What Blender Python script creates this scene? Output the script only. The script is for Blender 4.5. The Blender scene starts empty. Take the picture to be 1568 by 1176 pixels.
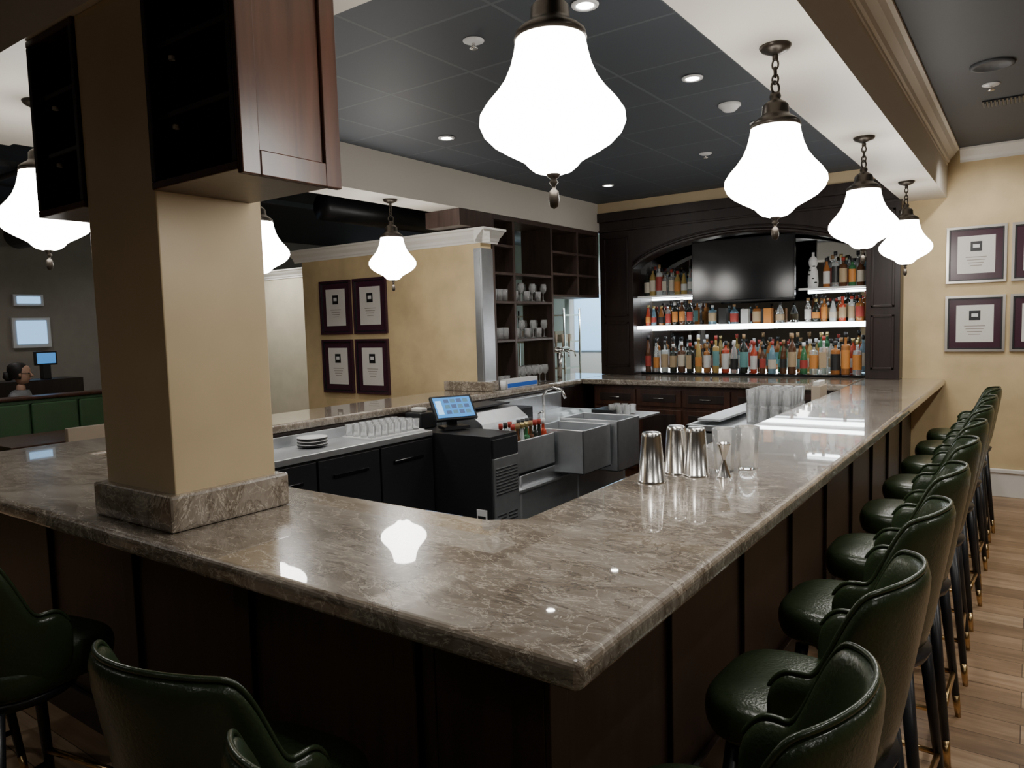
import bpy, math, random
from mathutils import Matrix, Vector
random.seed(7)
S=1.17; ZF=0.15
def W(p): return Vector((p[0]*S,p[1]*S,(p[2]-ZF)*S))
COL=bpy.context.scene.collection
# ---------------------------------------------------------------- materials
def newmat(name):
    m=bpy.data.materials.new(name); m.use_nodes=True
    return m,m.node_tree.nodes,m.node_tree.links,m.node_tree.nodes['Principled BSDF']
def pm(name,col,rough=.5,metal=0,emis=None,es=0,trans=0,ior=1.45,coat=0,bump=0,bscale=40,var=0,vscale=6):
    m,N,L,b=newmat(name)
    b.inputs['Base Color'].default_value=(*col,1); b.inputs['Roughness'].default_value=rough
    b.inputs['Metallic'].default_value=metal; b.inputs['IOR'].default_value=ior
    b.inputs['Transmission Weight'].default_value=trans; b.inputs['Coat Weight'].default_value=coat
    if emis: b.inputs['Emission Color'].default_value=(*emis,1); b.inputs['Emission Strength'].default_value=es
    if var or bump:
        g=N.new('ShaderNodeNewGeometry')
    if var:
        n=N.new('ShaderNodeTexNoise'); n.inputs['Scale'].default_value=vscale; n.inputs['Detail'].default_value=5
        L.new(g.outputs['Position'],n.inputs['Vector'])
        r=N.new('ShaderNodeValToRGB'); r.color_ramp.elements[0].position=.3; r.color_ramp.elements[1].position=.7
        r.color_ramp.elements[0].color=(*[c*(1-var) for c in col],1); r.color_ramp.elements[1].color=(*[min(1,c*(1+var)) for c in col],1)
        L.new(n.outputs['Fac'],r.inputs['Fac']); L.new(r.outputs['Color'],b.inputs['Base Color'])
    if bump:
        n=N.new('ShaderNodeTexNoise'); n.inputs['Scale'].default_value=bscale
        L.new(g.outputs['Position'],n.inputs['Vector'])
        bp=N.new('ShaderNodeBump'); bp.inputs['Strength'].default_value=bump; bp.inputs['Distance'].default_value=.01
        L.new(n.outputs['Fac'],bp.inputs['Height']); L.new(bp.outputs['Normal'],b.inputs['Normal'])
    return m
def ramp(N,stops):
    r=N.new('ShaderNodeValToRGB'); e=r.color_ramp.elements
    e[0].position,e[0].color=stops[0][0],(*stops[0][1],1)
    e[1].position,e[1].color=stops[-1][0],(*stops[-1][1],1)
    for p,c in stops[1:-1]:
        x=e.new(p); x.color=(*c,1)
    return r
def marble():
    m,N,L,b=newmat('marble_counter')
    g=N.new('ShaderNodeNewGeometry')
    mp=N.new('ShaderNodeMapping'); mp.inputs['Rotation'].default_value=(0,0,.45); mp.inputs['Scale'].default_value=(1,2.2,1.5)
    L.new(g.outputs['Position'],mp.inputs['Vector'])
    n1=N.new('ShaderNodeTexNoise'); n1.inputs['Scale'].default_value=2.6; n1.inputs['Detail'].default_value=12; n1.inputs['Roughness'].default_value=.74; n1.inputs['Distortion'].default_value=.6
    L.new(mp.outputs[0],n1.inputs['Vector'])
    r1=ramp(N,[(.3,(.095,.068,.045)),(.44,(.195,.158,.118)),(.56,(.285,.243,.195)),(.72,(.39,.345,.29))])
    L.new(n1.outputs['Fac'],r1.inputs['Fac'])
    def vein(scale,dist,w,soft):
        n=N.new('ShaderNodeTexNoise'); n.inputs['Scale'].default_value=scale; n.inputs['Detail'].default_value=7; n.inputs['Distortion'].default_value=dist; n.inputs['Roughness'].default_value=.62
        L.new(mp.outputs[0],n.inputs['Vector'])
        s=N.new('ShaderNodeMath'); s.operation='SUBTRACT'; s.inputs[1].default_value=.5; L.new(n.outputs['Fac'],s.inputs[0])
        a=N.new('ShaderNodeMath'); a.operation='ABSOLUTE'; L.new(s.outputs[0],a.inputs[0])
        mr=N.new('ShaderNodeMapRange'); mr.inputs['From Min'].default_value=0; mr.inputs['From Max'].default_value=w
        mr.inputs['To Min'].default_value=soft; mr.inputs['To Max'].default_value=0; L.new(a.outputs[0],mr.inputs['Value'])
        return mr
    v1=vein(3.6,1.0,.011,.8); v2=vein(6.8,1.0,.013,.7); v3=vein(2.6,1.2,.02,.65)
    mx=N.new('ShaderNodeMixRGB'); mx.inputs[2].default_value=(.62,.55,.45,1); L.new(v1.outputs[0],mx.inputs[0]); L.new(r1.outputs[0],mx.inputs[1])
    m2=N.new('ShaderNodeMixRGB'); m2.inputs[2].default_value=(.55,.49,.40,1); L.new(v2.outputs[0],m2.inputs[0]); L.new(mx.outputs[0],m2.inputs[1])
    m3=N.new('ShaderNodeMixRGB'); m3.inputs[2].default_value=(.07,.045,.026,1); L.new(v3.outputs[0],m3.inputs[0]); L.new(m2.outputs[0],m3.inputs[1])
    L.new(m3.outputs[0],b.inputs['Base Color'])
    b.inputs['Roughness'].default_value=.25; b.inputs['IOR'].default_value=1.5
    b.inputs['Coat Weight'].default_value=1; b.inputs['Coat Roughness'].default_value=.02; b.inputs['Coat IOR'].default_value=1.55
    return m
def wood(name,c0,c1,rough=.38,scale=1,axis='Z'):
    m,N,L,b=newmat(name)
    g=N.new('ShaderNodeNewGeometry'); mp=N.new('ShaderNodeMapping')
    mp.inputs['Scale'].default_value=(14*scale,14*scale,1.2*scale) if axis=='Z' else (1.2*scale,14*scale,14*scale)
    L.new(g.outputs['Position'],mp.inputs['Vector'])
    n=N.new('ShaderNodeTexNoise'); n.inputs['Scale'].default_value=1.5; n.inputs['Detail'].default_value=6; n.inputs['Distortion'].default_value=.6
    L.new(mp.outputs[0],n.inputs['Vector'])
    r=ramp(N,[(.3,c0),(.7,c1)]); L.new(n.outputs['Fac'],r.inputs['Fac']); L.new(r.outputs[0],b.inputs['Base Color'])
    b.inputs['Roughness'].default_value=rough
    return m
def plankfloor():
    m,N,L,b=newmat('plank_floor')
    g=N.new('ShaderNodeNewGeometry')
    br=N.new('ShaderNodeTexBrick'); br.inputs['Scale'].default_value=1; br.inputs['Brick Width'].default_value=1.25; br.inputs['Row Height'].default_value=.16
    br.inputs['Mortar Size'].default_value=.002; br.inputs['Color1'].default_value=(.0,.0,.0,1); br.inputs['Color2'].default_value=(1,1,1,1); br.inputs['Mortar'].default_value=(0,0,0,1); br.offset=.37
    L.new(g.outputs['Position'],br.inputs['Vector'])
    mp=N.new('ShaderNodeMapping'); mp.inputs['Scale'].default_value=(1.6,16,1); L.new(g.outputs['Position'],mp.inputs['Vector'])
    n=N.new('ShaderNodeTexNoise'); n.inputs['Scale'].default_value=1.6; n.inputs['Detail'].default_value=7; n.inputs['Distortion'].default_value=.8; L.new(mp.outputs[0],n.inputs['Vector'])
    ad=N.new('ShaderNodeMixRGB'); ad.inputs[0].default_value=.4; L.new(n.outputs['Fac'],ad.inputs[1]); L.new(br.outputs['Color'],ad.inputs[2])
    r=ramp(N,[(.15,(.12,.068,.035)),(.45,(.28,.175,.095)),(.75,(.48,.335,.21))]); L.new(ad.outputs[0],r.inputs['Fac'])
    mm=N.new('ShaderNodeMixRGB'); mm.blend_type='MULTIPLY'; mm.inputs[2].default_value=(.35,.3,.25,1); L.new(br.outputs['Fac'],mm.inputs[0]); L.new(r.outputs[0],mm.inputs[1])
    L.new(mm.outputs[0],b.inputs['Base Color']); b.inputs['Roughness'].default_value=.4
    return m
def ceilgrid():
    m,N,L,b=newmat('ceiling_tiles')
    g=N.new('ShaderNodeNewGeometry')
    br=N.new('ShaderNodeTexBrick'); br.offset=0; br.inputs['Scale'].default_value=1
    T=.515*S; br.inputs['Brick Width'].default_value=T; br.inputs['Row Height'].default_value=T; br.inputs['Mortar Size'].default_value=.009; br.inputs['Mortar Smooth'].default_value=.1
    mp=N.new('ShaderNodeMapping'); mp.inputs['Location'].default_value=(2.18*S+10*T,-2.26*S+10*T,0)
    L.new(g.outputs['Position'],mp.inputs['Vector']); L.new(mp.outputs[0],br.inputs['Vector'])
    br.inputs['Color1'].default_value=(.045,.052,.062,1); br.inputs['Color2'].default_value=(.052,.059,.07,1); br.inputs['Mortar'].default_value=(.085,.095,.105,1)
    L.new(br.outputs['Color'],b.inputs['Base Color']); b.inputs['Roughness'].default_value=.6
    bp=N.new('ShaderNodeBump'); bp.inputs['Strength'].default_value=.5; bp.inputs['Distance'].default_value=.01
    L.new(br.outputs['Fac'],bp.inputs['Height']); L.new(bp.outputs['Normal'],b.inputs['Normal'])
    return m
MARB=marble()
DWOOD=wood('dark_wood',(.010,.0055,.005),(.024,.012,.009),.35)
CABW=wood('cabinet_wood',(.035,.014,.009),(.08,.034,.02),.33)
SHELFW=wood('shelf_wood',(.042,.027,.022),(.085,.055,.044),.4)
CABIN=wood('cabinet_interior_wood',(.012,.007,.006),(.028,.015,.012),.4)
FLOORM=plankfloor(); CEILT=ceilgrid()
YEL=pm('yellow_plaster',(.60,.46,.255),.55,var=.14,vscale=3.5,bump=.08,bscale=9)
COLM=pm('column_plaster',(.54,.425,.26),.4,var=.08,vscale=3)
CREAM=pm('cream_paint',(.66,.62,.55),.5)
LCREAM=pm('pale_yellow_paint',(.66,.60,.45),.5,var=.05)
WHITE=pm('white_trim',(.75,.73,.68),.4)
DARKC=pm('dark_ceiling',(.022,.023,.026),.6,var=.1)
RDARK=pm('charcoal_ceiling',(.052,.055,.061),.6)
GREEN=pm('green_leather',(.023,.036,.016),.27,bump=.12,bscale=120,var=.15,vscale=5)
GREENB=pm('booth_green_leather',(.05,.11,.05),.4,var=.1)
BLACK=pm('black_metal',(.016,.016,.018),.35)
BLKG=pm('black_gloss',(.006,.006,.008),.12)
BRASS=pm('brass',(.62,.42,.2),.25,1)
STEEL=pm('stainless_steel',(.66,.68,.70),.38,1,var=.06,vscale=12)
POLST=pm('polished_steel',(.72,.70,.67),.22,1)
BRONZE=pm('bronze_fixture',(.06,.05,.04),.35,.7)
SHADE=pm('opal_glass_shade',(.9,.88,.86),.3,emis=(1,.965,.91),es=20)
LEDM=pm('led_strip',(1,1,1),.5,emis=(.92,.97,1),es=14)
LAMPM=pm('downlight_lens',(1,1,1),.5,emis=(1,.97,.92),es=60)
WPL=pm('white_plastic',(.7,.7,.7),.4)
GLASS=pm('clear_glass',(.97,.98,.98),.04,trans=.84,ior=1.15)
MIRROR=pm('mirror',(.45,.47,.48),.03,1)
SILVER=pm('silver_frame',(.45,.42,.38),.3,.8)
MAROON=pm('maroon_mat',(.05,.018,.03),.25)
PAPER=pm('paper',(.66,.64,.6),.3)
BLUES=pm('blue_screen',(.05,.2,.5),.2,emis=(.06,.25,.6),es=1.0)
GREYW=pm('grey_wall',(.30,.27,.23),.6,var=.05)
KITW=pm('kitchen_wall',(.6,.70,.68),.5)
TAN=pm('tan_fabric',(.4,.33,.25),.6)
DFLOOR=pm('rubber_mat',(.02,.02,.02),.6)
WINM=pm('window_sky',(.3,.5,.7),.3,emis=(.30,.58,.92),es=1.4)
# ---------------------------------------------------------------- mesh builder
class MB:
    def __init__(s,name): s.name=name; s.v=[]; s.f=[]; s.m=[]; s.s=[]; s.mats=[]; s.T=Matrix.Identity(4)
    def mi(s,mat):
        if mat not in s.mats: s.mats.append(mat)
        return s.mats.index(mat)
    def add(s,vs,fs,mat,smooth=False):
        o=len(s.v); s.v+=[s.T@Vector(p) for p in vs]; k=s.mi(mat)
        for f in fs: s.f.append([i+o for i in f]); s.m.append(k); s.s.append(smooth)
    def box(s,x0,x1,y0,y1,z0,z1,mat):
        s.add([(x0,y0,z0),(x1,y0,z0),(x1,y1,z0),(x0,y1,z0),(x0,y0,z1),(x1,y0,z1),(x1,y1,z1),(x0,y1,z1)],
              [(3,2,1,0),(4,5,6,7),(0,1,5,4),(1,2,6,5),(2,3,7,6),(3,0,4,7)],mat)
    def lathe(s,prof,c,mat,seg=20,smooth=True):
        vs=[];fs=[];n=len(prof)
        for r,z in prof:
            for i in range(seg):
                a=2*math.pi*i/seg; vs.append((c[0]+r*math.cos(a),c[1]+r*math.sin(a),c[2]+z))
        up = prof[-1][1]>=prof[0][1]
        for j in range(n-1):
            for i in range(seg):
                q=(j*seg+i,j*seg+(i+1)%seg,(j+1)*seg+(i+1)%seg,(j+1)*seg+i)
                fs.append(q if up else q[::-1])
        s.add(vs,fs,mat,smooth)
    def tube(s,pts,rad,mat,seg=8,closed=False,caps=True):
        pts=[Vector(p) for p in pts]; n=len(pts)
        if not hasattr(rad,'__len__'): rad=[rad]*n
        vs=[];fs=[];pu=None
        for i,p in enumerate(pts):
            if closed: t=(pts[(i+1)%n]-pts[i-1]).normalized()
            else: t=(pts[min(i+1,n-1)]-pts[max(i-1,0)]).normalized()
            if pu is None:
                pu=Vector((0,0,1)) if abs(t.z)<.9 else Vector((1,0,0))
            u=(pu-t*pu.dot(t)).normalized(); w=t.cross(u); pu=u
            for k in range(seg):
                a=2*math.pi*k/seg; vs.append(p+(u*math.cos(a)+w*math.sin(a))*rad[i])
        for j in range(n if closed else n-1):
            j2=(j+1)%n
            for k in range(seg): fs.append((j*seg+k,j*seg+(k+1)%seg,j2*seg+(k+1)%seg,j2*seg+k))
        if caps and not closed: fs.append(tuple(range(seg))[::-1]); fs.append(tuple((n-1)*seg+k for k in range(seg)))
        s.add(vs,fs,mat,True)
    def ext(s,poly,vec,mat,smooth=False):
        n=len(poly); vec=Vector(vec); vs=[Vector(p) for p in poly]+[Vector(p)+vec for p in poly]
        fs=[tuple(range(n))[::-1],tuple(range(n,2*n))]+[(i,(i+1)%n,n+(i+1)%n,n+i) for i in range(n)]
        s.add(vs,fs,mat,smooth)
    def build(s,bevel=0,sub=0,world=True,parent=None,origin=None,seg=2,name=None):
        vs=[W(p) for p in s.v] if world else [p*S for p in s.v]
        loc=Vector((0,0,0))
        if world:
            lo=[min(p[i] for p in vs) for i in range(3)]; hi=[max(p[i] for p in vs) for i in range(3)]
            loc=Vector(((lo[0]+hi[0])/2,(lo[1]+hi[1])/2,lo[2])); vs=[p-loc for p in vs]
        me=bpy.data.meshes.new(s.name); me.from_pydata([tuple(p) for p in vs],[],s.f)
        for m in s.mats: me.materials.append(m)
        me.polygons.foreach_set('material_index',s.m); me.polygons.foreach_set('use_smooth',s.s)
        me.update()
        o=bpy.data.objects.new(s.name,me); COL.objects.link(o); o.location=loc
        if bevel:
            b=o.modifiers.new('bevel','BEVEL'); b.width=bevel*S; b.segments=seg; b.limit_method='ANGLE'; b.angle_limit=math.radians(40)
        if sub:
            b=o.modifiers.new('sub','SUBSURF'); b.levels=sub; b.render_levels=sub
        if parent: o.parent=parent
        return o
def empty(name,loc,rot=0):
    e=bpy.data.objects.new(name,None); COL.objects.link(e); e.location=W(loc); e.rotation_euler=(0,0,rot); e.empty_display_size=.1
    return e
def inst(name,parts,loc,rot=0):
    e=empty(name,loc,rot)
    for pn,me,mods in parts:
        o=bpy.data.objects.new(pn,me); COL.objects.link(o); o.parent=e
        for k,val in mods:
            if k=='sub': b=o.modifiers.new('sub','SUBSURF'); b.levels=val; b.render_levels=val
            if k=='bevel': b=o.modifiers.new('bevel','BEVEL'); b.width=val; b.segments=2; b.limit_method='ANGLE'
    return e
def meshof(mb):
    o=mb.build(world=False); me=o.data; bpy.data.objects.remove(o); return me
def B(name,*boxes,bevel=0,**k):
    m=MB(name)
    for b in boxes: m.box(*b)
    return m.build(bevel=bevel,**k)
# ---------------------------------------------------------------- room shell
B('floor',(-12,5,-4,10,.05,.15,FLOORM))
B('rubber_floor_mat',(-3.2,-1.2,1.6,5.95,.15,.16,DFLOOR))
B('ceiling',(-3.62,-.86,1.4,6.9,2.79,2.85,CEILT))
B('ceiling_right',(-.6,5,-4,7.0,2.87,2.95,RDARK))
B('ceiling_front',(-12,-.6,-4,1.05,2.87,2.95,RDARK))
B('ceiling_left',(-12,-3.88,1.0,10,3.2,3.3,DARKC))
# soffits
B('trim_soffit_right',(-.88,-.575,1.02,6.8,2.51,2.9,CREAM))
B('trim_soffit_left',(-3.9,-3.6,1.5,6.8,2.51,3.2,CREAM))
B('trim_soffit_front',(-3.95,-.575,1.02,1.5,2.51,3.2,CREAM))
def crown(name,p0,p1,out,h=.09,d=.075,mat=WHITE):
    m=MB(name); o=Vector(out); pr=[(0,0),(d,0),(d,-.015),(d*.8,-.022),(d*.62,-h*.4),(d*.3,-h*.62),(d*.22,-h*.8),(d*.1,-h*.86),(d*.1,-h),(0,-h)]
    poly=[Vector(p0)+o*a+Vector((0,0,b)) for a,b in pr]
    m.ext(poly,Vector(p1)-Vector(p0),mat); return m.build()
crown('trim_crown_soffit',(-.574,1.0,2.868),(-.574,6.72,2.868),(1,0,0),.12,.085,CREAM)
crown('trim_crown_back',(-.49,6.798,2.868),(5,6.798,2.868),(0,-1,0),.1,.08)
# back wall
B('wall_back',(-.87,5,6.8,7.0,.15,2.9,YEL),(-3.6,-.87,7.1,7.2,.15,2.9,YEL),(-3.6,-3.55,6.8,7.1,.15,2.9,YEL),(-.92,-.87,6.8,7.1,.15,2.9,YEL),
  (-3.6,-.87,6.8,7.1,2.69,2.9,CREAM))
B('wall_right',(4.9,5,-4,6.8,.15,2.87,YEL))
B('wall_front',(-12,5,-4.1,-4,.15,3.2,GREYW))
B('wall_left',(-11.1,-11,-4,10,.15,3.2,GREYW))
m=MB('baseboard_back'); m.box(-.78,5,6.775,6.8,.15,.34,WHITE); m.box(-.78,5,6.765,6.8,.34,.37,WHITE); m.build(bevel=.004)
m=MB('wall_partition'); m.box(-5.8,-4.02,4.65,4.79,.15,2.3,YEL); m.box(-4.02,-3.6,4.65,4.79,1.072,2.3,YEL); m.build()
m=MB('trim_corner_guard'); m.box(-3.6,-3.585,4.64,4.79,1.15,2.22,STEEL); m.box(-3.66,-3.6,4.635,4.65,1.15,2.22,STEEL); m.build()
crown('trim_crown_partition',(-5.9,4.648,2.37),(-3.5,4.648,2.37),(0,-1,0),.11,.1)
crown('trim_crown_partition_end',(-3.584,4.55,2.37),(-3.584,4.85,2.37),(1,0,0),.11,.1)
B('trim_partition_cap',(-5.9,-3.59,4.65,4.8,2.301,2.37,WHITE))
B('wall_far_partition',(-8.6,-5.95,5.5,5.6,.15,2.25,LCREAM))
crown('trim_crown_far',(-8.6,5.498,2.32),(-5.9,5.498,2.32),(0,-1,0),.1,.09)
m=MB('trim_marble_upstand'); m.box(-4.0,-3.49,4.61,4.648,1.072,1.15,MARB); m.box(-3.598,-3.56,4.66,4.79,1.072,1.15,MARB); m.build(bevel=.004)
# kitchen beyond the pass-through
B('wall_kitchen',(-8,-3.7,9.3,9.4,.15,3.2,KITW),(-3.66,-3.6,7.2,9.3,.15,3.2,KITW))
m=MB('door_1'); m.box(-5.55,-4.75,9.24,9.28,.15,2.15,WPL); m.box(-5.45,-4.85,9.22,9.24,1.2,2.0,WINM); m.build(bevel=.01)
m=MB('kitchen_wire_shelf')
for z in (.6,1.0,1.35,1.7): m.box(-6.0,-5.0,8.2,8.6,z,z+.02,POLST)
for x in (-6,-5):
    for y in (8.2,8.6): m.tube([(x,y,.15),(x,y,1.8)],.015,POLST)
for i in range(9): m.box(-5.95+i*.1,-5.87+i*.1,8.25,8.5,1.37,1.45+.1*random.random(),TAN)
m.build()
# ---------------------------------------------------------------- bar counter
m=MB('bar_counter')
poly=[(-.56,.94),(-.56,6.795),(-1.14,6.795),(-1.13,1.62),(-1.21,1.56),(-3.49,1.56),(-3.49,6.75),(-4.0,6.75),(-4.0,.94)]
m.ext([(x,y,1.018) for x,y in poly],(0,0,.052),MARB)
m.build(bevel=.018,seg=5)
B('back_bar_counter',(-3.488,-1.142,6.02,7.09,1.02,1.07,MARB),bevel=.012)
m=MB('bar_base')
m.box(-1.10,-.80,1.20,6.79,.151,1.017,DWOOD); m.box(-3.78,-1.10,1.20,1.5,.151,1.017,DWOOD); m.box(-3.78,-3.5,1.5,6.7,.151,1.017,DWOOD)
y=1.2
while y<6.7:
    m.box(-.80,-.785,y,y+.07,.151,1.017,DWOOD); y+=.62
m.box(-.80,-.786,1.2,6.79,.93,1.017,DWOOD); m.box(-.80,-.78,1.2,6.79,.151,.27,DWOOD)
x=-3.78
while x<-.8:
    m.box(x,x+.07,1.185,1.20,.151,1.017,DWOOD); x+=.64
m.box(-3.78,-.8,1.186,1.2,.93,1.017,DWOOD); m.box(-3.78,-.8,1.18,1.2,.151,.27,DWOOD)
m.build(bevel=.003)
# ---------------------------------------------------------------- column
B('column',(-2.24,-1.87,1.04,1.36,1.08,2.51,COLM),bevel=.004)
B('column_marble_base',(-2.27,-1.845,1.01,1.39,1.071,1.17,MARB),bevel=.008)
def colcab(name,x0,x1,doorside):
    m=MB(name); y0,y1,z0,z1=1.03,1.325,1.975,2.508; t=.02
    m.box(x0,x1,y0,y1,z0,z0+t,CABW); m.box(x0,x1,y0,y1,z1-t,z1,CABW)
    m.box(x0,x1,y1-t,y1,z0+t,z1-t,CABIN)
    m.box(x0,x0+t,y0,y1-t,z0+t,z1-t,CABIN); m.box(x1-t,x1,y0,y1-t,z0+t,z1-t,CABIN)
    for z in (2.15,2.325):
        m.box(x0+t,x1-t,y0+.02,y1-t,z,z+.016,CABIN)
        for xx in (x0+t+.01,x1-t-.01):
            m.lathe([(.009,-.012),(.009,.0),(0,.0)],(xx,y0+.06,z-.002),WPL,8)
    if doorside:
        a=x1; f=.05
        m.box(a,a+.008,y0,y1,z0-.01,z1,CABW)
        m.box(a+.008,a+.02,y0,y0+f,z0-.01,z1,CABW); m.box(a+.008,a+.02,y1-f,y1,z0-.01,z1,CABW)
        m.box(a+.008,a+.02,y0+f,y1-f,z0-.01,z0+f,CABW); m.box(a+.008,a+.02,y0+f,y1-f,z1-f,z1,CABW)
    return m.build(bevel=.003)
colcab('open_shelf_cabinet',-1.868,-1.495,True)
colcab('open_shelf_cabinet',-2.54,-2.242,False)
# ---------------------------------------------------------------- pendants
p=MB('pendant')
p.lathe([(0,-.03),(.02,-.026),(.045,-.014),(.052,-.004),(.052,0)],(0,0,0),BRONZE,24)
p.lathe([(0,-.048),(.01,-.045),(.01,-.03)],(0,0,0),BRONZE,12)
def ring(cz,rx,rz,rot,r=.0035):
    pts=[]
    for i in range(14):
        a=2*math.pi*i/14; q=Vector((rx*math.cos(a)*math.cos(rot),rx*math.cos(a)*math.sin(rot),cz+rz*math.sin(a))); pts.append(q)
    p.tube(pts,r,BRONZE,6,closed=True)
ring(-.06,.010,.017,0); ring(-.085,.010,.017,1.57); ring(-.108,.010,.016,0); ring(-.135,.020,.020,1.2,.004)
p.lathe([(0,-.150),(.016,-.153),(.019,-.165),(.016,-.175),(.034,-.186),(.043,-.196),(.045,-.222),(.05,-.23),(.066,-.24),(.08,-.252),(.083,-.268),(0,-.268)][::-1],(0,0,0),BRONZE,28)
p.lathe([(.0,-.567),(.022,-.566),(.042,-.56),(.056,-.549),(.066,-.537),(.085,-.526),(.112,-.512),(.138,-.496),(.158,-.476),(.167,-.455),(.165,-.435),(.150,-.412),(.126,-.385),(.106,-.357),(.092,-.325),(.083,-.29),(.078,-.262)],(0,0,0),SHADE,40)
p.lathe([(0,-.645),(.009,-.64),(.013,-.625),(.011,-.605),(.005,-.6),(.005,-.592),(.011,-.585),(.006,-.578),(.014,-.572),(.018,-.562)],(0,0,0),BRONZE,14)
PEND=meshof(p)
for q in [(-.726,2.59),(-.726,4.18),(-.73,5.76),(-.905,1.452),(-3.14,1.30),(-3.7,2.67),(-3.72,3.78)]:
    inst('pendant_light',[('shade_and_fitting',PEND,[])],(q[0],q[1],2.509))
# ---------------------------------------------------------------- ceiling fittings
def spot(loc,e,size=110,blend=.7,col=(1,.965,.92),tgt=None,rad=.05):  # bare lamp, shared by the bar downlights and the added fills
    l=bpy.data.lights.new('spot_lamp','SPOT'); l.energy=e; l.spot_size=math.radians(size); l.spot_blend=blend; l.color=col; l.shadow_soft_size=rad
    o=bpy.data.objects.new('spot_lamp',l); COL.objects.link(o); o.location=W(loc)
    if tgt: o.rotation_euler=(W(tgt)-W(loc)).to_track_quat('-Z','Y').to_euler()
    return o
def dlight(x,y,z,e,size=120):
    m=MB('recessed_downlight'); m.lathe([(.0,.004),(.032,.004),(.034,-.006),(.05,-.006),(.052,0)],(x,y,z-.004),WPL,20); m.lathe([(0,0),(.032,0)],(x,y,z-.008),LAMPM,20); m.build()
    spot((x,y,z-.02),e,size)
for x,y in [(-1.39,2.48),(-1.39,3.54),(-1.39,4.60),(-1.39,5.66),(-3.03,2.5),(-3.03,3.6),(-3.03,4.67),(-3.03,5.75)]: dlight(x,y,2.79,46,115)
for x,y,e in [(.5,1.5,60),(.5,3.3,90),(.5,5.2,115),(1.9,.2,60),(1.9,3,115),(.3,-1.2,22)]: dlight(x,y,2.87,e,150)  # unseen fittings and lamps, added to raise ambient from the right
for x,y,e in [(-1.2,-.9,10),(-3.2,-.9,28),(-5.2,-.4,60)]: dlight(x,y,2.87,e,150)  # unseen downlights added around the camera side as fill
spot((-.3,5.9,2.84),45,100,tgt=(-.25,6.8,1.6)); spot((-4.9,3.7,3.1),80,90,tgt=(-4.9,4.65,1.4)); spot((-7.1,4.6,2.6),110,110,tgt=(-7.1,5.5,1.2))  # added spots without fittings, brightening the certificate wall and both partitions
spot((-5.2,8.2,3.0),260,140,col=(.9,1,1)); spot((-9.3,3.0,3.1),50,150,col=(1,.95,.9)); spot((-7.2,2.4,3.1),90,120); spot((-9.5,5.5,3.1),30,150)  # added lamps without fittings: kitchen fill, then dining area fill
spot((-4.3,8.6,2.9),160,150,col=(.9,1,1))  # second added kitchen fill, no fitting
m=MB('smoke_detector'); m.lathe([(0,-.04),(.03,-.038),(.045,-.025),(.05,-.015),(.06,-.012),(.06,0)],(-1.40,4.11,2.789),WPL,24); m.build()
for x,y,z in [(-1.93,2.49,2.789),(-1.94,5.18,2.789),(-.22,5.0,2.869)]:
    m=MB('fire_sprinkler'); m.lathe([(.0,-.012),(.03,-.01),(.045,-.003),(.045,0)],(x,y,z),WPL,20); m.tube([(x,y,z-.01),(x,y,z-.03)],.007,POLST); m.lathe([(0,-.034),(.018,-.034),(.018,-.03),(0,-.03)],(x,y,z),POLST,14); m.build()
m=MB('ceiling_speaker'); m.lathe([(0,-.004),(.075,-.006),(.08,-.012),(.1,-.01),(.1,0)],(-.2,4.61,2.869),RDARK,28); m.build()
m=MB('ceiling_air_vent'); m.box(-.28,.3,5.36,5.52,2.862,2.869,BLACK)
for i in range(28): m.box(-.27+i*.02,-.26+i*.02,5.37,5.51,2.855,2.863,RDARK)
m.build()
m=MB('ceiling_duct'); m.tube([(-10.5,4.0,2.9),(-4.3,4.0,2.9)],.16,BLACK,20); m.tube([(-5.4,4.6,2.75),(-5.4,9,2.75)],.13,BLACK,20)
for x in (-5,-6,-7,-8,-9): m.tube([(x,4.0,3.06),(x,4.0,3.199)],.01,BLACK)
m.build()
m=MB('ceiling_pipe_rack')
for i in range(6): m.tube([(-10.8,1.7+i*.5,3.0),(-4.2,1.7+i*.5,3.0)],.025,RDARK)
for x in (-5,-7,-9): m.box(x,x+.05,1.5,6,3.03,3.08,RDARK)
m.build()
# ---------------------------------------------------------------- bar stools (face -x locally)
sh=MB('backrest_shell'); R=.19; half=R*math.pi/2+.05; Nn=44; rows=[]; crest=[]
for i in range(Nn+1):
    d=(2*i/Nn-1)*half; a=abs(d); sg=1 if d>=0 else -1
    if a<=R*math.pi/2:
        ph=d/R; P=Vector((.85*R*math.cos(ph),R*math.sin(ph),0)); n=Vector((math.cos(ph),math.sin(ph),0))
    else:
        e=a-R*math.pi/2; P=Vector((-e,sg*R,0)); n=Vector((0,sg,0))
    t=min(1,max(0,(a-.165)/.09)); t=t*t*(3-2*t)
    cent=1-.06*min(1,(a/.17))**2
    top=.305*cent*(1-t)+.115*t
    ee=max(0,(a-(half-.05))/.05); top-=.05*ee**2; bot=-.10+.05*ee**2
    th=.018
    sec=[]
    for k,(off,zz) in enumerate([(1,bot),(1.15,bot+.35*(top-bot)),(1.15,bot+.75*(top-bot)),(1,top-.012),(0,top),(-1,top-.012),(-1.1,bot+.75*(top-bot)),(-1.1,bot+.35*(top-bot)),(-1,bot)]):
        fl=.05*(zz+.10)/.4-.03
        sec.append(P+n*(off*th+fl)+Vector((.015*max(0,zz)/.3*(1-t),0,zz)))
    rows.append(sec); crest.append(sec[4]+Vector((0,0,.001)))
vs=[q for r_ in rows for q in r_]; K=9; fs=[]
for i in range(Nn):
    for k in range(K): fs.append((i*K+k,(i+1)*K+k,(i+1)*K+(k+1)%K,i*K+(k+1)%K))
fs.append(tuple(range(K))); fs.append(tuple(Nn*K+k for k in range(K))[::-1])
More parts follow.
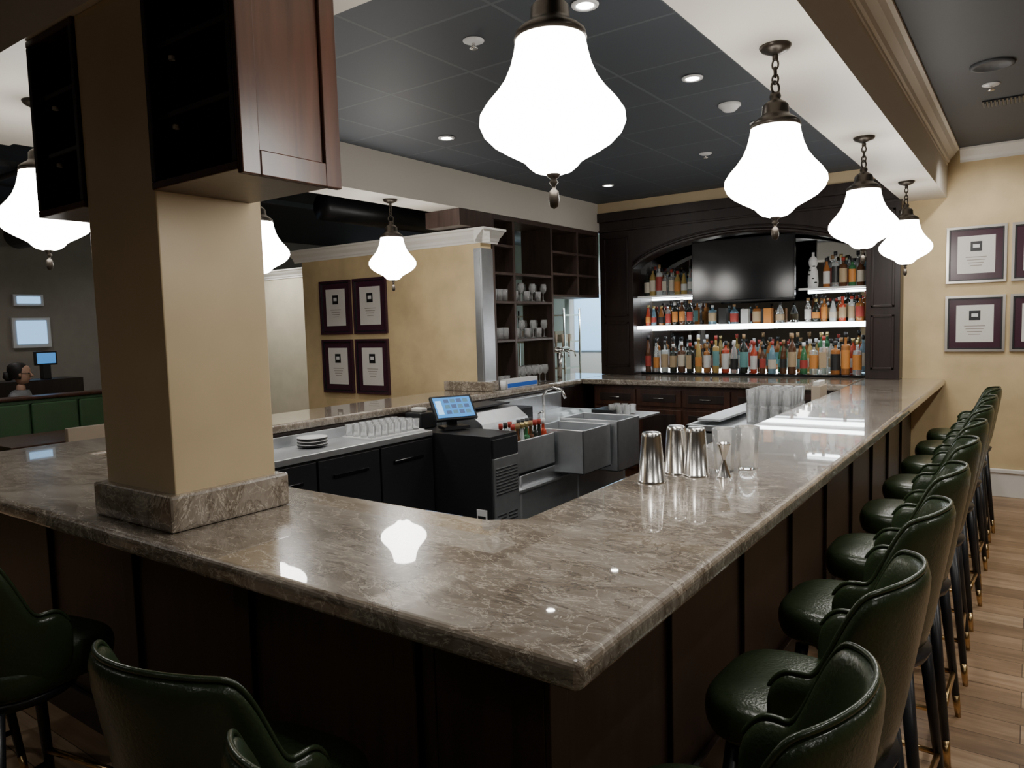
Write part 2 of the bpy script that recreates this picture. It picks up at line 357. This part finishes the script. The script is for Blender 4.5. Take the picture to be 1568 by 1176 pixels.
sh.add(vs,fs,GREEN,True); sh.tube(crest,.006,GREEN,6)
SHELL=meshof(sh)
se=MB('seat_cushion'); vs=[];fs=[];sg=36
def seatpt(a,sc): 
    c,s_=math.cos(a),math.sin(a); r=1/((abs(c)**3.6+abs(s_)**3.6)**(1/3.6)); return Vector((r*c*.185*sc-.04,r*s_*.185*sc,0))
lv=[(.86,-.10),(.95,-.09),(1.0,-.06),(1.0,-.03),(.95,-.008),(.8,0),(.4,.006),(.02,.008)]
for sc,z in lv:
    for i in range(sg): q=seatpt(2*math.pi*i/sg,sc); vs.append(q+Vector((0,0,z)))
for j in range(len(lv)-1):
    for i in range(sg): fs.append((j*sg+i,j*sg+(i+1)%sg,(j+1)*sg+(i+1)%sg,(j+1)*sg+i))
fs.append(tuple(range(sg))[::-1]); fs.append(tuple((len(lv)-1)*sg+i for i in range(sg)))
se.add(vs,fs,GREEN,True); SEAT=meshof(se)
lg=MB('legs'); zb=-.64
lg.lathe([(0,-.125),(.15,-.125),(.16,-.10),(0,-.10)],(0,0,0),BLACK,24)
for sx in (-1,1):
    for sy in (-1,1):
        A=Vector((sx*.13-.01,sy*.13,-.11)); C=Vector((sx*.185-.01,sy*.18,zb)); Bm=A.lerp(C,.84)
        lg.tube([A,Bm],[.018,.0125],BLACK,10); lg.tube([Bm,C],[.0128,.0095],BRASS,10)
def legp(sx,sy,t): return Vector((sx*.13-.01,sy*.13,-.11)).lerp(Vector((sx*.185-.01,sy*.18,zb)),t)
lg.tube([legp(-1,-1,.6),legp(-1,1,.6)],.010,BRASS,10)
for a,b in (((-1,-1),(1,-1)),((-1,1),(1,1)),((1,-1),(1,1))): lg.tube([legp(*a,.68),legp(*b,.68)],.009,BRASS,8)
LEGS=meshof(lg)
def stool(x,y,rot=0):
    inst('bar_stool',[('backrest_shell',SHELL,[('sub',1)]),('seat_cushion',SEAT,[('sub',1)]),('legs',LEGS,[])],(x,y,.79),rot)
for i,y in enumerate([1.06,1.62,2.2,2.78,3.4,4.0,4.6,5.2,5.8]): stool(-.36,y,random.uniform(-.06,.06))
stool(-1.15,.715,-math.pi/2+.12); stool(-.70,.67,-math.pi/2+.10); stool(-2.2,.74,-math.pi/2+.2); stool(-2.85,.72,-math.pi/2)
# ---------------------------------------------------------------- back bar
m=MB('back_bar_cabinet'); Y0,Y1=6.62,6.79
m.box(-3.598,-3.23,Y0,Y1,1.072,2.68,DWOOD); m.box(-1.125,-.87,Y0,Y1,1.072,2.68,DWOOD)
arc=[]; xa,xb,zs,zt=-3.23,-1.125,2.12,2.37
for i in range(25):
    t=i/24; x=xa+(xb-xa)*t; z=zs+(zt-zs)*(1-(2*t-1)**2)**.75 if 0<t<1 else zs
    arc.append((x,Y0,z))
m.ext([(xa,Y0,2.68)]+arc+[(xb,Y0,2.68)],(0,Y1-Y0,0),DWOOD)
m.tube([(a,b-.012,c+.02) for a,b,c in arc],.016,DWOOD,6); m.tube([(a,b-.012,c+.06) for a,b,c in arc],.008,DWOOD,6)
m.box(-3.6,-.86,Y0-.04,Y0,2.6,2.69,DWOOD)
m.box(-3.6,-.86,Y0-.02,Y0,2.5,2.52,DWOOD)
for a,b in ((-3.55,-3.28),(-1.085,-.91)):
    for z0,z1 in ((1.15,1.6),(1.66,2.45)):
        m.box(a,b,Y0-.012,Y0,z0,z0+.02,DWOOD); m.box(a,b,Y0-.012,Y0,z1-.02,z1,DWOOD); m.box(a,a+.02,Y0-.012,Y0,z0,z1,DWOOD); m.box(b-.02,b,Y0-.012,Y0,z0,z1,DWOOD)
m.box(-3.25,-3.23,6.79,7.07,1.072,2.6,DWOOD); m.box(-1.125,-1.105,6.79,7.07,1.072,2.6,DWOOD)
m.build(bevel=.003)
B('back_bar_mirror',(-3.228,-1.127,7.07,7.085,1.08,2.6,MIRROR))
m=MB('trim_beige_band'); m.box(-3.6,-.87,6.60,6.79,2.691,2.788,COLM); m.build()
m=MB('back_bar_lower_cabinet'); m.box(-3.4,-1.16,6.1,6.9,.151,1.018,CABW)
for i in range(5):
    a=-3.38+i*.44; b=a+.42
    for z0,z1 in ((.24,.80),(.83,.98)):
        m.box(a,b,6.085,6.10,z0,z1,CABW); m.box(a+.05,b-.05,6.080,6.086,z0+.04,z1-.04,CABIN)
    m.tube([(a+.16,6.07,.905),(b-.16,6.07,.905)],.005,POLST)
m.build(bevel=.003)
m=MB('lit_bottle_shelf'); m.box(-3.225,-1.13,6.70,7.06,1.532,1.545,WPL); m.box(-3.225,-1.13,6.69,6.70,1.522,1.552,LEDM); m.box(-3.225,-1.13,7.045,7.06,1.50,1.53,LEDM); m.build()
for a,b in ((-3.225,-2.66),(-1.68,-1.13)):
    m=MB('glass_shelf'); m.box(a,b,6.72,7.06,1.835,1.848,GLASS); m.box(a,b,6.712,6.72,1.832,1.85,WPL); m.box(a,b,7.045,7.06,1.81,1.83,LEDM); m.build()
m=MB('under_shelf_led'); m.box(-3.2,-1.15,7.05,7.065,1.092,1.107,LEDM); m.build()
m=MB('television'); m.box(-2.635,-1.70,6.66,6.70,1.755,2.33,BLKG); m.box(-2.625,-1.71,6.655,6.66,1.775,2.32,BLKG); m.box(-2.3,-2.05,6.70,7.06,1.95,2.15,BLACK); m.box(-2.635,-1.70,6.652,6.66,1.755,1.772,BLACK); m.build(bevel=.004)
# bottles
def bg(name,col,tr=0,rough=.08):
    return pm('bottle_'+name,col,rough,trans=tr,ior=1.35)
amber=bg('amber',(.42,.17,.05),.35); brown=bg('brown',(.09,.04,.02)); greenb=bg('green',(.04,.14,.06)); clr=bg('clear',(.88,.93,.93),.8); frost=bg('frosted',(.55,.60,.60),.2); blue=bg('blue',(.25,.42,.52),.5); red=bg('red',(.42,.06,.03)); yel=bg('gold',(.55,.40,.14),.4); dk=bg('dark',(.02,.025,.02))
LAB=[pm('label_cream',(.55,.5,.4),.5),pm('label_white',(.6,.6,.58),.5),pm('label_tan',(.4,.3,.18),.5),pm('label_black',(.02,.02,.02),.4),pm('label_red',(.35,.05,.04),.5),pm('label_orange',(.55,.22,.05),.5),pm('label_teal',(.12,.28,.28),.5)]
CAP=[BLACK,BLACK,pm('cap_gold',(.5,.4,.18),.3,.8),pm('cap_red',(.3,.03,.02),.4),WPL,pm('cap_wood',(.28,.17,.08),.5)]
def bottle(m,x,y,z,h=None,r=None,g=None,kind=None,sc=1):
    h=(h or random.uniform(.2,.29))*sc; r=(r or random.uniform(.026,.036))*sc; g=g or random.choice([amber,amber,amber,brown,brown,greenb,clr,clr,clr,frost,frost,blue,red,yel,yel,dk,dk])
    kind=kind if kind is not None else random.randint(0,3)
    nr=.011*sc
    sh_={0:.62,1:.7,2:.5,3:.66}[kind]; hn={0:.78,1:.78,2:.8,3:.72}[kind]
    pr=[(0,0),(r*.92,0),(r,.006),(r,h*sh_*.6),(r*(1.0 if kind!=2 else .92),h*sh_),(r*.85,h*(sh_+.05)),(r*.5,h*(hn-.02)),(nr,h*hn),(nr*.95,h*.9),(nr*1.2,h*.905),(nr*1.2,h*.93),(0,h*.93)]
    seg=4 if (kind==3 and random.random()<.4) else 14
    m.lathe(pr,(x,y,z),g,seg if seg>4 else 8,True)
    l0=h*random.uniform(.12,.2); l1=h*sh_*.88
    if seg>4: m.lathe([(r*1.02,l0),(r*1.025,l1)],(x,y,z),random.choice(LAB),14)
    else: m.box(x-r*.7,x+r*.7,y-r*1.1,y-r*1.0,z+l0,z+l1,random.choice(LAB))
    m.lathe([(0,h*.88),(nr*1.35,h*.88),(nr*1.35,h),(0,h)],(x,y,z),random.choice(CAP),10)
def row(name,x0,x1,y0,y1,z,n,rows=2,hmax=.29,hmin=.2,rr_=(.026,.036)):
    m=MB(name)
    for rr in range(rows):
        for i in range(n):
            x=x0+(x1-x0)*(i+.5)/n+random.uniform(-.006,.006)+(.02 if rr else 0); y=y0+(y1-y0)*(rr/(max(1,rows-1)))+random.uniform(-.008,.008)
            bottle(m,min(x,x1),y,z,h=random.uniform(hmin,hmax),r=random.uniform(*rr_))
    return m.build()
row('liquor_bottles',-3.19,-1.17,6.77,6.95,1.092,23,2,.37,.25,(.028,.040))
row('liquor_bottles',-3.19,-2.68,6.79,6.95,1.546,7,2,.26,.18)
row('liquor_bottles',-1.66,-1.16,6.79,6.95,1.546,7,2,.27,.2)
row('liquor_bottles',-3.19,-2.68,6.80,6.95,1.849,8,2,.31,.23)
row('liquor_bottles',-1.50,-1.16,6.80,6.95,1.849,5,2,.31,.23)
m=MB('bottle_riser'); m.box(-3.2,-1.15,6.72,7.04,1.071,1.091,BLKG); m.build()
m=MB('gift_boxes')
for i in range(7):
    x=-2.5+i*.105; hh=random.uniform(.1,.17)
    if i%2: m.box(x-.035,x+.035,6.8,6.87,1.546,1.546+hh,random.choice(LAB))
    else: bottle(m,x,6.83,1.546,h=.19,r=.038,g=random.choice([clr,amber,blue]))
m.build(bevel=.003)
m=MB('figurine_bottle'); m.lathe([(0,0),(.04,0),(.045,.05),(.04,.14),(.026,.18),(.034,.2),(.038,.23),(.03,.26),(.012,.275),(.012,.31),(0,.31)],(-1.575,6.78,1.849),WPL,18)
for a in range(5): m.lathe([(.0,0),(.012,.002),(.012,.01),(0,.012)],(-1.575+.03*math.cos(a*1.3),6.745,1.89+.035*a),dk,8)
m.build()
# ---------------------------------------------------------------- framed certificates
def frame(cx,cz,w,h,y,outer=SILVER):
    m=MB('framed_certificate'); a,b,c,d=cx-w/2,cx+w/2,cz-h/2,cz+h/2
    def ringb(i0,i1,y0,mat):
        m.box(a+i0,b-i0,y-y0,y-.001,d-i1,d-i0,mat); m.box(a+i0,b-i0,y-y0,y-.001,c+i0,c+i1,mat)
        m.box(a+i0,a+i1,y-y0,y-.001,c+i1,d-i1,mat); m.box(b-i1,b-i0,y-y0,y-.001,c+i1,d-i1,mat)
    ringb(0,.018,.025,outer); ringb(.018,.028,.02,BLACK)
    m.box(a+.028,b-.028,y-.010,y-.001,c+.028,d-.028,MAROON)
    k=.075*w/.4
    m.box(a+k,b-k,y-.012,y-.010,c+k,d-k,PAPER)
    m.box(cx-.038,cx+.038,y-.014,y-.012,cz+h*.06,cz+h*.23,BLACK); m.box(cx-.022,cx+.022,y-.0145,y-.014,cz+h*.12,cz+h*.18,WPL)
    for i in range(4): m.box(cx-.07+.01*i,cx+.07-.01*i,y-.0125,y-.012,cz-h*.05-i*.022,cz-h*.05-i*.022+.006,GREYW)
    return m.build()
for cz in (2.048,1.51):
    frame(-.37,cz,.40,.44,6.8); frame(.06,cz,.40,.44,6.8); frame(.49,cz,.40,.44,6.8)
for cx in (-5.33,-4.87):
    for cz in (1.81,1.26): frame(cx,cz,.42,.50,4.65,MAROON)
# ---------------------------------------------------------------- shelving unit over left arm
m=MB('hanging_shelf_unit'); X0,X1=-3.93,-3.60; t=.03
m.box(-3.95,-3.6,4.40,4.82,2.38,2.508,SHELFW)
m.box(X0,X1,4.82,6.6,2.47,2.508,SHELFW)
for y in (4.81,5.10,5.70,6.17,6.57): m.box(X0,X1,y,y+t,1.072 if y<5.75 else 1.85,2.47,SHELFW)
for y0,y1,zs_ in ((4.84,5.10,(1.456,1.78,2.02,2.25)),(5.13,5.70,(1.456,1.78,2.02)),(5.73,6.17,(1.85,2.05,2.25)),(6.20,6.57,(1.85,2.05,2.25))):
    for z in zs_: m.box(X0,X1,y0,y1,z,z+.022,SHELFW)
m.build(bevel=.003)
def tumbler(m,x,y,z,r=.03,h=.09,mat=GLASS,seg=14,tap=.85):
    m.lathe([(0,0),(r*tap,0),(r,h),(r*.93,h),(r*tap*.9,.008),(0,.008)],(x,y,z),mat,seg)
def wine(m,x,y,z,sc=1):
    m.lathe([(0,0),(.028*sc,.002),(.004*sc,.012),(.004*sc,.07*sc),(.026*sc,.09*sc),(.032*sc,.12*sc),(.026*sc,.16*sc),(.024*sc,.16*sc),(.029*sc,.12*sc),(.02*sc,.09*sc),(0,.075*sc)],(x,y,z),GLASS,14)
m=MB('bar_glasses')
for z in (1.803,1.479,1.072):
    for i in range(6):
        for j in range(2):
            (wine if z<1.2 or i%2 else tumbler)(m,X1-.05-j*.1,5.18+i*.09,z)
for i in range(3):
    for z in (1.479,1.803,1.072): tumbler(m,X1-.05,4.88+i*.075,z,.028,.1)
m.build()
BP=pm('print_blue',(.02,.12,.55),.4)
m=MB('cling_film_box'); m.box(-3.595,-3.53,4.86,5.32,1.072,1.15,WPL); m.box(-3.529,-3.528,4.87,5.31,1.08,1.115,BP); m.build(bevel=.003)
m=MB('paper_cup'); tumbler(m,-3.525,4.80,1.072,.026,.075,WPL,16,.75); m.build()
m=MB('beer_tap_tower'); m.tube([(-3.72,6.0,1.072),(-3.72,6.0,1.35)],.025,POLST,14); m.tube([(-3.72,5.85,1.35),(-3.72,6.15,1.35)],.028,POLST,14)
for y in (5.88,6.0,6.12): m.tube([(-3.72,y,1.35),(-3.62,y,1.33),(-3.61,y,1.28)],.008,POLST); m.tube([(-3.68,y,1.37),(-3.68,y,1.5)],[.008,.016],TAN)
m.build()
# ---------------------------------------------------------------- underbar equipment
m=MB('back_bar_cooler'); m.box(-3.48,-3.16,1.6,3.48,.2,.90,BLACK); m.box(-3.48,-3.13,1.6,3.48,.905,.94,STEEL); m.box(-3.485,-3.475,1.6,3.48,.94,1.0,STEEL)
for i in range(4):
    a=1.62+i*.47
    m.box(-3.16,-3.14,a,a+.455,.25,.89,BLACK); m.box(-3.14,-3.125,a+.1,a+.355,.78,.80,BLKG); m.lathe([(0,0),(.008,0)],(-3.138,a+.05,.85),POLST,10)
m.build(bevel=.003)
m=MB('plate_stack')
for i in range(6): m.lathe([(0,.0),(.05,.0),(.085,.009),(.085,.012),(.05,.004),(0,.004)],(-3.33,2.68,.941+i*.009),WPL if i%2 else BLACK,24)
m.build()
m=MB('glass_drying_mat'); m.box(-3.44,-3.18,3.0,3.46,.941,.949,WPL)
for i in range(8):
    for j in range(4): tumbler(m,-3.41+j*.065,3.03+i*.055,.9495,.026,.07)
m.build()
m=MB('ice_machine'); m.box(-3.48,-2.68,3.5,3.78,.16,.92,BLACK); m.box(-2.68,-2.665,3.51,3.77,.2,.78,STEEL); m.box(-2.68,-2.665,3.51,3.77,.79,.90,BLACK)
for k in range(2):
    for i in range(9): m.box(-2.665,-2.658,3.53+k*.12,3.62+k*.12,.24+i*.022,.25+i*.022,BLACK)
for i in range(9):m.box(-2.665,-2.658,3.53,3.75,.55+i*.02,.558+i*.02,BLACK)
m.box(-2.80,-2.72,3.495,3.5,.36,.46,WPL); m.box(-2.79,-2.73,3.492,3.495,.37,.42,BLACK)
m.build(bevel=.004)
m=MB('pos_terminal'); m.T=Matrix.Translation((-3.1,3.66,.93))@Matrix.Rotation(math.radians(62),4,'Z')
m.box(-.09,.09,-.06,.06,0,.02,BLACK); m.box(-.03,.03,.02,.06,.01,.12,BLACK)
m.T=m.T@Matrix.Translation((0,0,.13))@Matrix.Rotation(math.radians(-42),4,'X')
m.box(-.145,.145,-.012,.012,-.09,.10,BLACK); m.box(-.13,.13,-.015,-.012,-.075,.085,BLUES); m.box(-.12,-.08,-.0155,-.015,-.05,.06,WINM)
for i in range(4):
    for j in range(3): m.box(-.06+i*.045,-.025+i*.045,-.0155,-.015,-.05+j*.045,-.02+j*.045,pm('screen_tile',(.1,.1,.1),.3,emis=(.06,.25,.4) if (i+j)%2 else (.03,.1,.3),es=.8))
m.build(bevel=.004)
m=MB('receipt_printer'); m.box(-3.45,-3.3,3.56,3.72,.921,1.03,BLACK); m.box(-3.43,-3.33,3.6,3.66,1.03,1.06,PAPER); m.build(bevel=.01)
m=MB('underbar_sink_station'); zt_=.86
m.box(-3.48,-3.40,3.8,5.5,zt_,1.0,STEEL)
m.box(-3.48,-2.95,3.8,5.5,.84,zt_,STEEL)
def basin(x0,x1,y0,y1,z0,z1,t=.012):
    m.box(x0,x1,y0,y1,z0,z0+t,STEEL); m.box(x0,x0+t,y0,y1,z0,z1,STEEL); m.box(x1-t,x1,y0,y1,z0,z1,STEEL); m.box(x0,x1,y0,y0+t,z0,z1,STEEL); m.box(x0,x1,y1-t,y1,z0,z1,STEEL)
basin(-2.95,-2.72,3.82,4.3,.62,.84); basin(-2.95,-2.5,4.32,4.72,.55,.86); basin(-2.95,-2.45,4.74,5.1,.5,.88)
m.box(-2.95,-2.46,5.12,5.5,.84,.86,STEEL)
m.box(-2.98,-2.7,3.82,5.4,.5,.52,STEEL); m.box(-2.99,-2.97,3.82,5.4,.5,.84,STEEL); m.box(-2.76,-2.74,3.82,5.4,.2,.6,STEEL)
for x in (-3.4,-2.75):
    for y in (3.9,4.65,5.4): m.tube([(x,y,.16),(x,y,.6)],.018,STEEL)
m.build(bevel=.004)
m=MB('gooseneck_faucet'); m.tube([(-3.1,4.75,.861),(-3.1,4.75,1.04),(-3.07,4.75,1.09),(-3.0,4.75,1.11),(-2.93,4.75,1.09),(-2.9,4.75,1.03)],.012,POLST,10); m.tube([(-3.1,4.68,.861),(-3.1,4.68,.91),(-3.05,4.66,.93)],.01,POLST); m.build()
m=MB('well_bottles')
for i in range(8):
    for j in range(2): bottle(m,-2.78-j*.1,3.88+i*.052,.635,h=.31,r=.024)
m.build()
m=MB('glass_washer_hood'); m.ext([(-3.38,3.86,.861),(-3.0,3.86,.861),(-3.02,3.86,.93),(-3.12,3.86,1.0),(-3.38,3.86,1.02)],(0,.55,0),STEEL); m.box(-3.37,-3.1,4.42,4.60,.861,.98,BLACK); m.box(-3.36,-3.14,3.9,4.36,1.021,1.035,BLACK); m.build(bevel=.008)
m=MB('drainboard_items')
for i in range(6): tumbler(m,-2.6-.07*(i%3),5.2+.09*(i//3),.861,.028,.08)
m.box(-2.9,-2.7,5.15,5.4,.861,.9,BLACK); m.build()
m=MB('underbar_drainboard'); m.box(-1.75,-1.16,4.3,5.9,.90,.92,STEEL); m.box(-1.75,-1.73,4.3,5.9,.62,.95,STEEL); m.box(-1.75,-1.16,4.3,4.32,.62,.95,STEEL); m.box(-1.75,-1.6,4.5,5.7,.95,.965,STEEL)
for x in (-1.7,-1.2):
    for y in (4.35,5.85): m.tube([(x,y,.16),(x,y,.9)],.018,STEEL)
m.build(bevel=.003)
m=MB('stacked_glassware')
for i in range(5):
    for j in range(4):
        for k in range(2): tumbler(m,-1.25-j*.075,4.72+i*.08,.921+k*.1,.033,.12,GLASS,14,.78)
m.build()
m=MB('bar_caddy'); m.box(-1.24,-1.18,5.3,5.5,.921,1.12,TAN); m.box(-1.23,-1.19,5.31,5.49,1.12,1.15,PAPER); m.build(bevel=.004)
# ---------------------------------------------------------------- items on the right arm
def tin(x,y,h,rb,rt,mat=POLST):
    m=MB('cocktail_shaker_tin'); m.lathe([(rb+.003,0),(rb+.003,.006),(rb,.008),(rt+.002,h*.9),(rt,h*.97),(rt-.004,h),(0,h)],(x,y,1.0705),mat,28); return m.build()
tin(-1.015,2.20,.165,.044,.031); tin(-1.0,2.37,.165,.042,.031); tin(-.925,2.36,.165,.042,.031)
m=MB('mixing_glass'); tumbler(m,-.865,2.47,1.0705,.042,.15,GLASS,24,.75); m.build()
m=MB('mixing_glass'); tumbler(m,-.81,2.55,1.0705,.042,.15,GLASS,24,.75); m.build()
m=MB('jigger'); m.lathe([(.024,0),(.022,.004),(.006,.055),(.006,.06),(.022,.11),(.024,.115),(.02,.114),(0,.065)],(-.835,2.38,1.0705),POLST,20); m.build()
# ---------------------------------------------------------------- left dining area
m=MB('booth_bench'); m.box(-7.78,-7.6,1.6,5.0,.3,1.03,GREENB)
for i in range(8): m.box(-7.61,-7.56,1.62+i*.42,2.02+i*.42,.6,1.0,GREENB)
m.box(-7.6,-7.1,1.6,5.0,.35,.58,GREENB); m.box(-7.8,-7.56,1.58,5.02,1.03,1.06,CABW); m.box(-7.75,-7.15,1.65,4.95,.151,.35,DWOOD); m.build(bevel=.015)
for y in (2.2,3.5):
    m=MB('dining_table'); m.box(-6.95,-6.2,y,y+.7,.75,.79,CABW); m.tube([(-6.58,y+.35,.17),(-6.58,y+.35,.75)],.035,BLACK,12); m.lathe([(0,0),(.24,0),(.22,.02),(.03,.03),(0,.03)],(-6.58,y+.35,.151),BLACK,20); m.build(bevel=.005)
def dchair(x,y,face=-1):
    m=MB('dining_chair'); m.box(x-.2,x+.17,y-.2,y+.2,.48,.54,TAN)
    if face<0: m.box(x+.15,x+.2,y-.2,y+.2,.56,.95,TAN)
    else: m.box(x-.25,x-.2,y-.2,y+.2,.56,.95,TAN)
    for xx in (x-.17,x+.14):
        for yy in (y-.17,y+.17): m.tube([(xx,yy,.151),(xx,yy,.5)],.018,DWOOD)
    for yy in (y-.17,y+.17): 
        q=x+.17 if face<0 else x-.22
        m.tube([(q,yy,.5),(q,yy,.6)],.014,DWOOD)
    m.build(bevel=.01)
dchair(-5.8,2.55); dchair(-5.8,3.85); dchair(-8.55,3.12,1)
m=MB('window_1'); m.box(-10.99,-10.95,4.02,4.48,1.48,1.88,WPL); m.box(-10.95,-10.94,4.07,4.43,1.53,1.84,WINM); m.build()
m=MB('window_2'); m.box(-10.99,-10.95,4.06,4.42,2.04,2.19,WPL); m.box(-10.95,-10.94,4.1,4.38,2.07,2.16,WINM); m.build()
m=MB('door_2'); m.box(-10.99,-10.94,5.2,6.1,.151,2.1,DWOOD); m.box(-10.94,-10.93,5.3,6.0,.4,1.0,SHELFW); m.box(-10.94,-10.93,5.3,6.0,1.1,1.95,SHELFW); m.build(bevel=.01)
m=MB('service_station'); m.box(-10.2,-9.7,3.3,4.3,.151,1.1,DWOOD); m.box(-9.95,-9.9,3.85,4.10,1.27,1.44,BLACK); m.box(-9.9,-9.89,3.87,4.08,1.29,1.42,BLUES); m.box(-10.0,-9.9,3.93,4.02,1.1,1.28,BLACK); m.build(bevel=.006)
# ---------------------------------------------------------------- seated person (real metres, local)
def person(loc,rot):
    e=empty('seated_person',loc,rot)
    skin=pm('skin',(.45,.27,.19),.5); shirt=pm('grey_shirt',(.2,.2,.21),.8); hair=pm('dark_hair',(.012,.009,.008),.6); pants=pm('dark_trousers',(.03,.03,.04),.8)
    def skinobj(name,verts,edges,radii,mat,root=0):
        me=bpy.data.meshes.new(name); me.from_pydata(verts,edges,[]); o=bpy.data.objects.new(name,me); COL.objects.link(o); o.parent=e
        o.modifiers.new('skin','SKIN')
        for i,r_ in enumerate(radii):
            me.skin_vertices[0].data[i].radius=(r_ if not isinstance(r_,tuple) else r_[0], r_ if not isinstance(r_,tuple) else r_[1])
        me.skin_vertices[0].data[root].use_root=True
        b=o.modifiers.new('sub','SUBSURF'); b.levels=2; b.render_levels=2; me.materials.append(mat)
        o.modifiers['skin'].use_smooth_shade=True
        return o
    V=[(0,0,.55),(0,0,.72),(0,0,.9),(.0,0,1.02),(.01,0,1.08),(0,.17,1.0),(.03,.22,.78),(.25,.16,.68),(0,-.17,1.0),(.03,-.22,.78),(.25,-.16,.68)]
    E=[(0,1),(1,2),(2,3),(3,4),(3,5),(5,6),(6,7),(3,8),(8,9),(9,10)]
    skinobj('torso',V,E,[(.15,.12),(.14,.11),(.16,.12),(.12,.08),.055,.065,.05,.04,.065,.05,.04],shirt)
    skinobj('legs',[(0,0,.55),(.05,.1,.54),(.45,.12,.55),(.45,.12,.10),(.55,.12,.05),(.05,-.1,.54),(.45,-.12,.55),(.45,-.12,.10),(.55,-.12,.05)],[(0,1),(1,2),(2,3),(3,4),(0,5),(5,6),(6,7),(7,8)],[.12,.09,.065,.045,.04,.09,.065,.045,.04],pants)
    skinobj('neck',[(.01,0,1.04),(.02,0,1.16)],[(0,1)],[.055,.05],skin)
    hd=MB('head')
    me_pts=[(0,-.12),(.045,-.11),(.062,-.07),(.07,-.02),(.076,.03),(.072,.075),(.05,.105),(0,.12)]
    hd.T=Matrix.Translation((.04,0,1.27))@Matrix.Diagonal((1.2,1,1,1)); hd.lathe(me_pts,(0,0,0),skin,20)
    hd.T=Matrix.Translation((.04,0,1.27)); hd.tube([(.085,0,.02),(.112,0,-.02),(.088,0,-.03)],[.008,.014,.01],skin)
    for sy in (-1,1):
        hd.tube([(.078,sy*.032,.01),(.088,sy*.032,.01)],[.010,.008],hair); hd.tube([(-.005,sy*.078,.0),(.005,sy*.086,.015),(0,sy*.08,-.03)],.012,skin)
        hd.tube([(.09,sy*.012,.012),(.093,sy*.05,.012),(.0,sy*.082,.015)],.003,BLACK)
    hd.tube([(.082,-.022,-.06),(.09,0,-.058),(.082,.022,-.06)],.005,pm('lips',(.35,.12,.1),.5))
    hd.T=Matrix.Translation((.008,0,1.30))@Matrix.Diagonal((1.28,1.12,1.0,1)); hd.lathe([(.070,-.085),(.082,-.02),(.086,.03),(.080,.075),(.055,.105),(0,.118)],(-.012,0,0),hair,20)
    for h in range(3):
        hd.tube([(-.09,-.03+.03*h,.0),(-.1,-.03+.03*h,-.06),(-.08,-.03+.03*h,-.10)],[.03,.03,.02],hair)
    me=bpy.data.meshes.new('head'); me.from_pydata([tuple(p_) for p_ in hd.v],[],hd.f)
    for mm in hd.mats: me.materials.append(mm)
    me.polygons.foreach_set('material_index',hd.m); me.polygons.foreach_set('use_smooth',hd.s)
    o=bpy.data.objects.new('head',me); COL.objects.link(o); o.parent=e
    for sy in (-1,1):
        vs_=[(.25,sy*.16,.68),(.31,sy*.145,.675)]; ed=[(0,1)]; rd=[.03,.032]
        for k in range(4):
            b0=len(vs_); off=(k-1.5)*.02; L_=[.07,.08,.075,.06][k]
            vs_+=[(.34,sy*.145+off,.675),(.34+L_*.5,sy*.14+off,.672),(.34+L_,sy*.14+off,.655)]; ed+=[(1,b0),(b0,b0+1),(b0+1,b0+2)]; rd+=[.010,.009,.008]
        b0=len(vs_); vs_+=[(.31,sy*.11,.675),(.34,sy*.09,.67)]; ed+=[(1,b0),(b0,b0+1)]; rd+=[.011,.009]
        skinobj('hand',vs_,ed,rd,skin)
    return e
person((-8.5,3.14,.15),.9)
# ---------------------------------------------------------------- world / camera
w=bpy.data.worlds.new('world'); bpy.context.scene.world=w; w.use_nodes=True
w.node_tree.nodes['Background'].inputs[0].default_value=(.5,.55,.6,1); w.node_tree.nodes['Background'].inputs[1].default_value=.2
cd=bpy.data.cameras.new('camera'); cam=bpy.data.objects.new('camera',cd); COL.objects.link(cam)
yaw,pit,rol=math.radians(35.588),math.radians(4.627),math.radians(-1.616)
cy,sy,cp,sp,cr,sr=math.cos(yaw),math.sin(yaw),math.cos(pit),math.sin(pit),math.cos(rol),math.sin(rol)
F=Vector((-sy*cp,cy*cp,-sp)); r0=Vector((cy,sy,0)); u0=r0.cross(F); r_=cr*r0+sr*u0; u_=-sr*r0+cr*u0
M=Matrix((r_,u_,-F)).transposed().to_4x4(); M.translation=W((0,0,1.6)); cam.matrix_world=M
cd.sensor_width=36; cd.lens=25.59; cd.clip_start=.02
bpy.context.scene.camera=cam
